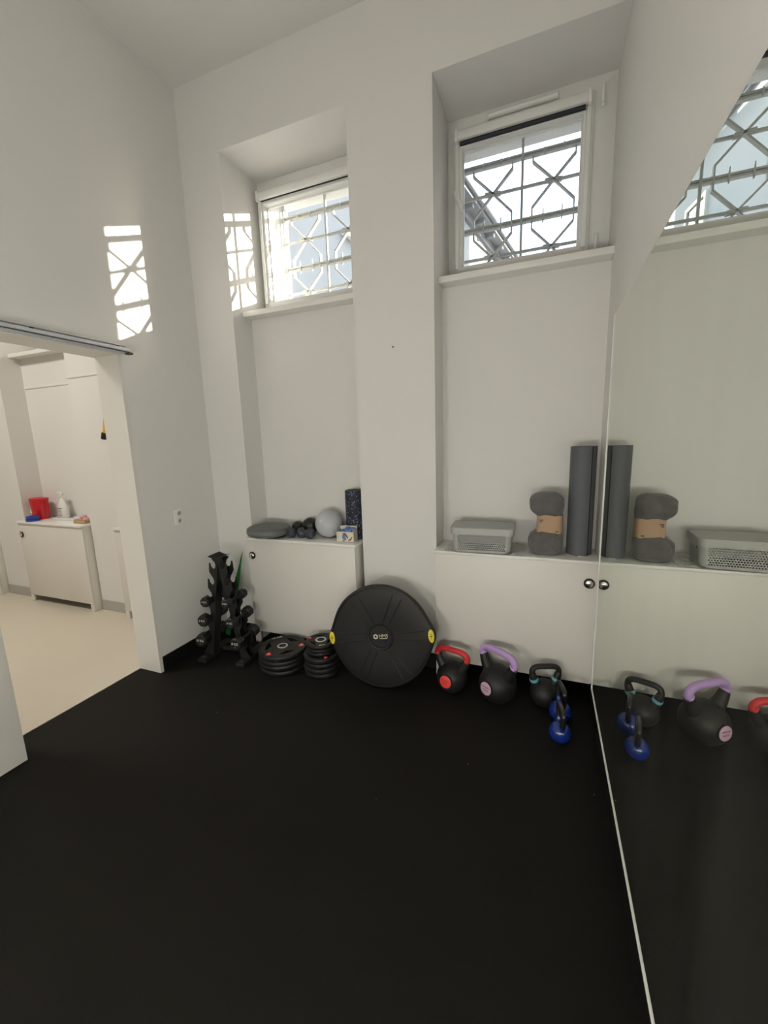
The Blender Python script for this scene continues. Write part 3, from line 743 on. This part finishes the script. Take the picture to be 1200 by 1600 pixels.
MB().prism([(-.022, .050), (-.008, .050), (.006, .030), (.010, .014), (-.010, .012), (-.020, .026)], -dd/2-.0010, -dd/2, 'xz').build('printed_shape', CARDBL, carton, smooth=0)
pl = MB()
for i in range(5): pl.box(-.056, -.046 + .004*(i % 2), -dd/2-.0007, -dd/2, .010+i*.011, .015+i*.011)
for i in range(3): pl.box(w/2, w/2+.0007, -.028+i*.018, -.022+i*.018, .014, .060)
pl.build('small_print', STEEL, carton, smooth=0)
for i, (x, y, z, a) in enumerate(((-.035, -.012, .055, .2), (-.010, -.010, .062, 1.0), (.022, -.008, .066, .5), (.040, .012, .070, .1), (.005, .014, .072, .8))):
    M = Matrix.Translation((x, y, z)) @ Matrix.Rotation(a*.35, 4, 'X') @ Matrix.Rotation(a, 4, 'Z')
    rl = MB(); rl.lathe([(.010, -.020), (.019, -.020), (.0205, -.018), (.0205, .018), (.019, .020), (.010, .020), (.010, -.020)], 20, M)
    tp = rl.build('tape_roll', TAPE, cb)
# ------------------------------------------------------------------ things on the right cabinet
# perforated storage box
sb = thing('storage_box', 'grey perforated plastic box with lid on the right cabinet', 'box', (-.330, 2.445, ZT+.006), radians(2.5), local=True)
W, DP, HB = .345, .225, .128
def cell_panel(mb, w_top, w_bot, z0, z1, nx, nz, place, hole=.70):
    """panel with a staggered grid of real octagonal holes; place(u, z) -> 3D with u in -.5...5"""
    for r_ in range(nz):
        za, zb = z0+(z1-z0)*r_/nz, z0+(z1-z0)*(r_+1)/nz; sh = .5 if r_ % 2 else 0
        ncell = nx-1 if r_ % 2 else nx
        us = [-.5+(i+sh)/nx for i in range(ncell+1)]
        if sh:
            for a_, b_ in ((-.5, us[0]), (us[-1], .5)):
                mb.bm.faces.new([mb.bm.verts.new(place(u, z)) for u, z in ((a_, za), (b_, za), (b_, zb), (a_, zb))])
        for i in range(ncell):
            ua, ub = us[i], us[i+1]; uc, zc = (ua+ub)/2, (za+zb)/2
            hu, hz = (ub-ua)/2*hole, (zb-za)/2*hole
            k = .414
            oct_ = [(uc-hu*k, zc-hz), (uc+hu*k, zc-hz), (uc+hu, zc-hz*k), (uc+hu, zc+hz*k), (uc+hu*k, zc+hz), (uc-hu*k, zc+hz), (uc-hu, zc+hz*k), (uc-hu, zc-hz*k)]
            O = [mb.bm.verts.new(place(u, z)) for u, z in oct_]
            Q = [mb.bm.verts.new(place(u, z)) for u, z in ((ua, za), (ub, za), (ub, zb), (ua, zb))]
            for f in ((Q[0], Q[1], O[1], O[0]), (Q[1], O[2], O[1]), (Q[1], Q[2], O[3], O[2]), (Q[2], O[4], O[3]), (Q[2], Q[3], O[5], O[4]), (Q[3], O[6], O[5]), (Q[3], Q[0], O[7], O[6]), (Q[0], O[0], O[7])):
                mb.bm.faces.new(f)
bx = MB(); RC = .030
def tap(z): return 1-.05*(1-z/HB)
zlo, zhi = .014, HB-.020
for s in (-1, 1):
    cell_panel(bx, 0, 0, zlo, zhi, 24, 8, lambda u, z, s=s: Vector((u*(W-2*RC)*tap(z), s*DP/2*tap(z), z)))
    cell_panel(bx, 0, 0, zlo, zhi-.024, 13, 6, lambda u, z, s=s: Vector((s*W/2*tap(z), u*(DP-2*RC)*tap(z), z)))
def strip(z0, z1, angs=None):
    n = 8
    pts = []
    for cx, cy, a0 in ((1, 1, 0), (-1, 1, 90), (-1, -1, 180), (1, -1, 270)):
        pts.append([(cx, cy, radians(a0+90*i/n)) for i in range(n+1)])
    def P(q, z): cx, cy, a = q; return Vector(((cx*(W/2-RC)+RC*cos(a))*tap(z), (cy*(DP/2-RC)+RC*sin(a))*tap(z), z))
    return pts, P
pts, P = strip(0, HB)
for c in pts:       # solid rounded corners
    for a_, b_ in zip(c, c[1:]):
        bx.bm.faces.new([bx.bm.verts.new(P(q_, z)) for q_, z in ((a_, .002), (b_, .002), (b_, HB), (a_, HB))])
loop = [q_ for c in pts for q_ in c]
for z0, z1 in ((.002, zlo), (zhi, HB)):
    for i in range(len(loop)):
        j = (i+1) % len(loop)
        if (i+1) % 9 == 0:
            side = ((i+1)//9) % 2 == 0      # 9/27 join left-right running edges, 18/36 sides
            if z0 > .01 and side and True:
                zz0 = z0-.024
            else: zz0 = z0
            zz0 = z0 if z0 < .01 else (z0-.024 if ((i//9) in (1, 3)) and z0 > .05 else z0)
            if (i//9) in (1, 3) and z0 > .05:    # hand-hold slot in each short side
                A0, A1_ = loop[i], loop[j]
                pa, pb_ = P(A0, .1), P(A1_, .1)
                def pl_(t, z): return P(A0, z).lerp(P(A1_, z), t)
                for (t0, t1, y0, y1) in ((0, .25, z0-.024, z1), (.75, 1, z0-.024, z1), (.25, .75, z0-.024, z0-.008), (.25, .75, z1-.010, z1)):
                    bx.bm.faces.new([bx.bm.verts.new(pl_(t, z)) for t, z in ((t0, y0), (t1, y0), (t1, y1), (t0, y1))])
                continue
        bx.bm.faces.new([bx.bm.verts.new(P(loop[k_], z)) for k_, z in ((i, z0), (j, z0), (j, z1), (i, z1))])
bx.bm.faces.new([bx.bm.verts.new(P(q_, .002)) for q_ in loop])
bmesh.ops.remove_doubles(bx.bm, verts=bx.bm.verts, dist=.0003)
bmesh.ops.recalc_face_normals(bx.bm, faces=bx.bm.faces)
gd = bmesh.ops.duplicate(bx.bm, geom=list(bx.bm.verts)+list(bx.bm.edges)+list(bx.bm.faces))   # inner skin of the wall
for v in [g_ for g_ in gd['geom'] if isinstance(g_, bmesh.types.BMVert)]:
    v.co = Vector((v.co.x*(1-.0022/(W/2)), v.co.y*(1-.0022/(DP/2)), max(v.co.z, .004)))
bx.build('basket', BOXG, sb, smooth=30)
def rr_poly(w, d, rc, n=6):
    o = []
    for cx, cy, a0 in ((1, 1, 0), (-1, 1, 90), (-1, -1, 180), (1, -1, 270)):
        for i in range(n+1):
            a = radians(a0+90*i/n); o.append((cx*(w/2-rc)+rc*cos(a), cy*(d/2-rc)+rc*sin(a)))
    return o
lid = MB(); lv = []
for w_, z in ((0.362, HB-.020), (.366, HB+.016), (.362, HB+.0215), (.350, HB+.022), (.346, HB+.019)):
    lv.append([lid.bm.verts.new((px, py, z)) for px, py in rr_poly(w_, w_-.118, .034)])
for a_, b_ in zip(lv, lv[1:]):
    for i in range(len(a_)):
        j = (i+1) % len(a_); lid.bm.faces.new((a_[i], a_[j], b_[j], b_[i]))
lid.bm.faces.new(lv[-1]); lid.bm.faces.new([lid.bm.verts.new((px, py, HB+.002)) for px, py in rr_poly(.356, .238, .032)])
lid.build('lid', BOXG, sb, smooth=35)
# clear film under the box
fm = MB()
def filmf(u, v):
    x, y = -.545+u*.47, 2.342+v*.265
    e = min(u, 1-u, v, 1-v); inside = (-.50 < x < -.16) and (2.35 < y < 2.56)
    h = .0045+.0015*sin(x*190+y*60)*sin(y*140-x*40)
    if not inside: h += .005*max(0, sin(x*60+sin(y*55)*2)) + .006*random.random()
    if v < .06: y -= .004*random.random(); 
    if inside: h = min(h, .005)
    return (x+.003*sin(y*90), y+.004*sin(x*75), ZT+h)
fm.grid(filmf, 60, 34)
o = fm.build('plastic_bag', FILM, smooth=60)
tag(o, 'crumpled clear plastic bag lying flat under the grey storage box', 'bag')

# fleece blanket, folded and held at the waist by a paper band
bl = thing('folded_blanket', 'grey fleece blanket with a kraft paper band beside the rolled mat', 'blanket', (.026, 2.462, ZT), local=True)
def bw(z):     # half width left, half width right, half depth
    t = z/.352
    waist = math.exp(-((z-.180)/.060)**4)
    e_ = max(0, (abs(t-.5)-.40)/.10); endr = math.sqrt(max(.02, 1-.72*e_*e_))
    lft = (.100-.006*t-.050*waist)*endr; rgt = (.086-.004*t-.008*waist)*endr; dp = (.078-.028*waist)*endr
    return lft, rgt, dp
NZ, NA = 44, 48; bk = MB(); rg = []
for i in range(NZ+1):
    z = .352*i/NZ; lf, rt, dp = bw(z); ring = []
    for j in range(NA):
        a = 2*pi*j/NA; ca, sa = cos(a), sin(a)
        ex = .62
        px = (rt if ca > 0 else lf)*math.copysign(abs(ca)**ex, ca); py = dp*math.copysign(abs(sa)**ex, sa)
        wv = .003*sin(a*5+z*30)+.002*sin(a*9-z*55)
        ring.append(bk.bm.verts.new((px*(1+wv*9), py*(1+wv*9), .001+z)))
    rg.append(ring)
for a_, b_ in zip(rg, rg[1:]):
    for j in range(NA): bk.bm.faces.new((a_[j], a_[(j+1) % NA], b_[(j+1) % NA], b_[j]))
bk.bm.faces.new(rg[0][::-1]); bk.bm.faces.new(rg[-1])
bk.build('fleece', FLEECE, bl, smooth=80)
for za, zb in ((.232, .340), (.012, .128)):      # rolled fold edge at the left end of each lobe
    pts = []
    for t in range(13):
        z = za+(zb-za)*t/12; lf, rt, dp = bw(z)
        k = 1-.35*abs(t/6-1)**3
        pts.append(Vector((-lf*.86*k, -dp*.72, .001+z)))
    MB().tube(pts, [.005+.005*sin(pi*(t+.5)/13) for t in range(13)], 10).build('fold', FLEECE, bl, smooth=80)
kbn = MB(); rg = []
for i in range(9):
    z = .128+.104*i/8; lf, rt, dp = bw(.180+ (z-.180)*.55); ring = []
    for j in range(NA):
        a = 2*pi*j/NA; ca, sa = cos(a), sin(a); ex = .55
        ring.append(kbn.bm.verts.new(((rt+.006 if ca > 0 else lf+.008)*math.copysign(abs(ca)**ex, ca), (dp+.008)*math.copysign(abs(sa)**ex, sa), z-.05*(rt*math.copysign(abs(ca)**ex, ca)))))
    rg.append(ring)
for a_, b_ in zip(rg, rg[1:]):
    for j in range(NA): kbn.bm.faces.new((a_[j], a_[(j+1) % NA], b_[(j+1) % NA], b_[j]))
kp = kbn.build('paper_band', KRAFT, bl, smooth=60); kp['label'] = 'brown kraft paper band'
tx = MB(); yb = -.0595
for (x, z, w_) in ((-.038, .200, .020), (-.038, .190, .014), (.045, .137, .016)):
    for i in range(int(w_/.004)): tx.box(x+i*.004, x+i*.004+.003, yb-.0012, yb+.004, z, z+.006)
tx.build('printed_text', DARKPRINT, kp, smooth=0)

# rolled mat
rm = thing('rolled_mat', 'tall charcoal exercise mat rolled and standing beside the mirror', 'mat', (.203, 2.505, ZT), local=True)
sp_o, sp_i = [], []; turns = 4.5; th = .0062; N = 150; a_end = radians(-62)
for i in range(N+1):
    t = i/N; r_o = .030+(.072-.030)*t; a = a_end-(1-t)*turns*2*pi
    sp_o.append((r_o*cos(a), r_o*sin(a))); sp_i.append(((r_o-th)*cos(a), (r_o-th)*sin(a)))
ms = MB(); n_ = len(sp_o)
V = [[ms.bm.verts.new((x, y, z)) for (x, y) in arr for z in (.001, .606)] for arr in (sp_o, sp_i)]
for arr in V:
    for i in range(n_-1): ms.bm.faces.new((arr[2*i], arr[2*i+2], arr[2*i+3], arr[2*i+1]))
for i in range(n_-1):
    for z in (0, 1): ms.bm.faces.new((V[0][2*i+z], V[0][2*i+2+z], V[1][2*i+2+z], V[1][2*i+z]))
for e_ in (0, n_-1): ms.bm.faces.new((V[0][2*e_], V[0][2*e_+1], V[1][2*e_+1], V[1][2*e_]))
ms.build('mat_sheet', MATG, rm, smooth=50)
ed = MB(); x, y = sp_o[-1]; xi, yi = sp_i[-1]
ed.box(-.0032, .0032, -.004, .0012, .002, .605, 0, Matrix.Translation(((x+xi)/2, (y+yi)/2, 0)) @ Matrix.Rotation(a_end, 4, 'Z') @ Matrix.Translation((0, .004, 0)))
ed.build('cut_edge', MATD, rm, smooth=0)['label'] = 'dark outer edge of the roll'
MB().box(-.010, .022, -.088, -.066, .0005, .004, .001).build('paper_tag', WHITEPL, rm)['label'] = 'small white paper tag'

# ------------------------------------------------------------------ things in the next room
rb = thing('red_bin', 'red plastic bin with lid flap on the cabinet in the next room', 'bin', (-4.735, 2.510, ZT), local=True)
M_ = Matrix.Diagonal((.74, .62, 1, 1))
MB().lathe([(0, .001), (.100, .001), (.104, .006), (.120, .196), (.116, .196), (.100, .012), (0, .010)], 36, M_).build('body', REDBIN, rb)
MB().lathe([(.112, .192), (.122, .192), (.124, .206), (.116, .212), (.070, .214), (.066, .206), (.060, .206)], 36, M_).build('rim', REDBIN, rb)
MB().box(-.050, .005, -.0745, -.066, .055, .105, .0, Matrix.Rotation(radians(-9), 4, 'X')).build('white_label', WHITEPL, rb, smooth=0)
for i, z in enumerate((.0, .0265)):
    o = MB().lathe([(.030, .001), (.050, .001), (.052, .004), (.052, .021), (.050, .025), (.030, .025), (.030, .001)], 32).build('tape_roll', TAPE2, smooth=40)
    o.location = (-4.665+.008*i, 2.392, ZT+z)
    tag(o, ('lower' if i == 0 else 'upper') + ' of two deep blue tape rolls before the red bin', 'tape', 'blue tape rolls before the red bin')
tray = MB(); tray.box(-.155, .155, -.055, .055, .001, .010, .003).ring((-.155, .155, -.055, .055), (-.148, .148, -.048, .048), .008, .022, 'xy', .002)
o = tray.build('white_tray', WHITEPL); o.location = (-4.36, 2.545, ZT); tag(o, 'shallow white tray under the spray bottle in the next room', 'tray')
sp = thing('spray_bottle', 'white spray bottle with grey printed label in the next room', 'bottle', (-4.43, 2.545, ZT+.0115), local=True)
M_ = Matrix.Diagonal((1.1, .62, 1, 1))
MB().lathe([(0, 0), (.052, 0), (.055, .004), (.055, .105), (.050, .125), (.026, .185), (.016, .205), (.016, .215), (0, .215)], 32, M_).build('bottle_body', WHITEPL, sp)
hd = MB(); hd.cyl((0, 0, .212), (0, 0, .236), .019, 18, ch=.002); hd.box(-.052, .026, -.012, .012, .236, .262, .006); hd.box(-.066, -.050, -.007, .007, .243, .257, .002)
hd.tube([(-.034, 0, .238), (-.044, 0, .215), (-.040, 0, .196)], .005, 8)
hd.build('trigger_head', WHITEPL, sp)
lb = MB()
for i, (z, w_) in enumerate(((.100, .082), (.090, .060), (.078, .075), (.066, .070), (.054, .076), (.042, .066), (.030, .074), (.018, .060))):
    lb.box(-.028, -.028+w_*.68, -.0352, -.030, z, z+(.006 if i == 0 else .003))
lb.build('printed_label', DIMPRINT, sp, smooth=0)
ck = thing('wicker_tray', 'small straw tray holding folded pink cloth in the next room', 'tray', (-4.00, 2.46, ZT), local=True)
b = MB(); b.box(-.075, .075, -.05, .05, .001, .006, .001).ring((-.078, .078, -.053, .053), (-.070, .070, -.045, .045), .004, .032, 'xy', .002); b.build('basket', WICKER, ck)
for i, (x, y, z, a) in enumerate(((-.030, -.005, .032, .3), (.018, .004, .036, -.4), (.040, -.008, .034, .9), (-.004, .0, .055, .1))):
    c = MB().sphere((0, 0, 0), 1, 18, 10, (.034, .026, .020))
    c.build('pink_cloth', FLORAL, ck, smooth=80, M=Matrix.Translation((x, y, z)) @ Matrix.Rotation(a, 4, 'Z'))['label'] = 'folded pink cloth'
st = thing('hanging_strap', 'yellow strap with black end hanging beside the door jamb next room', 'strap', (-3.42, D, 1.9))
ya = Vector((-3.385, D-.030, 1.93)); yb_ = Vector((-3.464, D-.030, 1.635)); ye = Vector((-3.480, D-.030, 1.588))
MB().tube([ya, ya.lerp(yb_, .5), yb_], [.017, .017, .018], 10, sq=.25).build('webbing', ORANGE, st)
MB().cyl(yb_+Vector((.002, 0, .006)), ye, .021, 14, ch=.003).build('black_end', RUBBER, st)['label'] = 'black end sleeve'
MB().cyl((ya.x, D, ya.z), (ya.x, D-.045, ya.z), .010, 12).cyl((ya.x, D-.045, ya.z), (ya.x, D-.050, ya.z), .02, 12).build('wall_hook', ALU, st)

# ------------------------------------------------------------------ added fill lamps (globes behind the camera, ceiling panel in the next room)
for i, (x, y, z) in enumerate(FILL_PENDANTS):
    pl_ = thing('added_pendant_lamp', 'added opal pendant globe hanging behind the camera for fill light', 'lamp', (x, y, H))
    MB().cyl((x, y, z+.14), (x, y, H-.03), .004, 8).build('cord', BLACKMET, pl_)
    MB().cyl((x, y, H-.03), (x, y, H-.001), .05, 20, ch=.004).build('ceiling_rose', PVC, pl_)
    MB().sphere((x, y, z), .13, 20, 10).build('globe', GLOBE, pl_)
    MB().cyl((x, y, z+.125), (x, y, z+.165), .035, 20, ch=.003).build('lamp_cap', BLACKMET, pl_)
for i, (x, y, z) in enumerate(FILL_FLOORLAMPS):
    fl_ = thing('added_floor_lamp', ('added opal globe fill lamp in the middle of the rubber floor', 'added opal globe fill lamp beside the mirror')[i], 'lamp', (x, y, 0))
    MB().cyl((x, y, .001), (x, y, .02), .12, 28, ch=.004).build('base', BLACKMET, fl_)
    MB().cyl((x, y, .02), (x, y, z-.125), .010, 12).build('pole', BLACKMET, fl_)
    MB().sphere((x, y, z), .13, 20, 10).build('globe', GLOBE2, fl_)
for i, (x, y) in enumerate(((-4.3, .6),)):
    cl = thing('added_ceiling_panel', 'added rectangular ceiling panel to light the next room', 'lamp', (x, y, H))
    MB().ring((x-.62, x+.62, y-.32, y+.32), (x-.60, x+.60, y-.30, y+.30), H-.06, H-.001, 'xy').build('frame', PVC, cl)
    MB().box(x-.60, x+.60, y-.30, y+.30, H-.05, H-.04).build('diffuser', LAMP, cl, smooth=0)

# ------------------------------------------------------------------ outside: courtyard building and two added sun blockers
struct('floor_courtyard', MB().box(-40, 40, YX, 60, -.3, -.1), GROUNDM)
u_ = Vector((.1715, .9852, 0)); nb_root = thing('courtyard_building', 'pale rendered building with grey eave seen through the windows', 'building', (-2.60, 11.77, -.1), math.atan2(u_.y, u_.x), local=True)
MB().box(-8.2, 22, 0, 2.6, 0, 8.1).build('facade_wall', EXTW, nb_root, smooth=0)
MB().box(-8.4, 22.2, -.42, .0, 8.02, 8.16).box(-8.4, 22.2, -.10, 0, 7.80, 8.02).build('eave', EAVE, nb_root, smooth=0)
gt = MB().tube([(-8.4, -.47, 8.17), (22.2, -.47, 8.17)], .07, 10).build('gutter', EAVE, nb_root)
MB().prism([(-.5, 8.16), (1.3, 9.5), (3.1, 8.16)], -8.4, 22.2, 'yz').build('roof', ROOFM, nb_root, smooth=0)
for i in range(30):
    x = -8+i; MB().box(x-.06, x+.06, -.36, -.02, 7.90, 8.02).build('rafter_end', EAVE, nb_root, smooth=0)
for x in (-2.6, .6, 3.2, 5.8, 8.4, 11):
    for z in (3.6, 6.1):
        wf = MB().ring((x-.45, x+.45, z-.7, z+.7), (x-.37, x+.37, z-.62, z+.62), -.05, .02).build('window', CREAMW, nb_root, smooth=0)
        MB().box(x-.37, x+.37, -.015, -.005, z-.62, z+.62).build('pane', DWIN, wf, smooth=0)
        MB().box(x-.52, x+.52, -.14, .02, z-.76, z-.70).build('sill', EXTREV, wf, smooth=0)
for x, z in ((-4.6, 5.2), (1.9, 4.9)):
    MB().box(x-.22, x+.22, -.10, .0, z-.05, z+.05, .01).build('vent_pipe', WHITEPL, nb_root)
wg = thing('sun_blocker_right', 'unseen added block right of the courtyard keeping sun off the right window', 'building', (5, 5, -.1))  # added out of view so no sun enters the right window
MB().box(2.15, 8.0, YX+.05, 6.55, -.1, 9.2).build('right_blocker_wall', EXTW, wg, smooth=0)
MB().box(2.0, 8.1, YX+.05, 6.7, 9.2, 9.4).build('right_blocker_top', ROOFM, wg, smooth=0)
op = thing('sun_blocker_far', 'unseen added block across the courtyard keeping sun off the near facade', 'building', (4.2, 15.5, -.1))  # added out of view to shade the near facade from the sun
MB().box(1.6, 6.9, 14.0, 18.0, -.1, 9.6).build('far_blocker_wall', EXTW, op, smooth=0)
MB().box(1.5, 7.0, 13.9, 18.1, 9.6, 9.8).build('far_blocker_top', ROOFM, op, smooth=0)
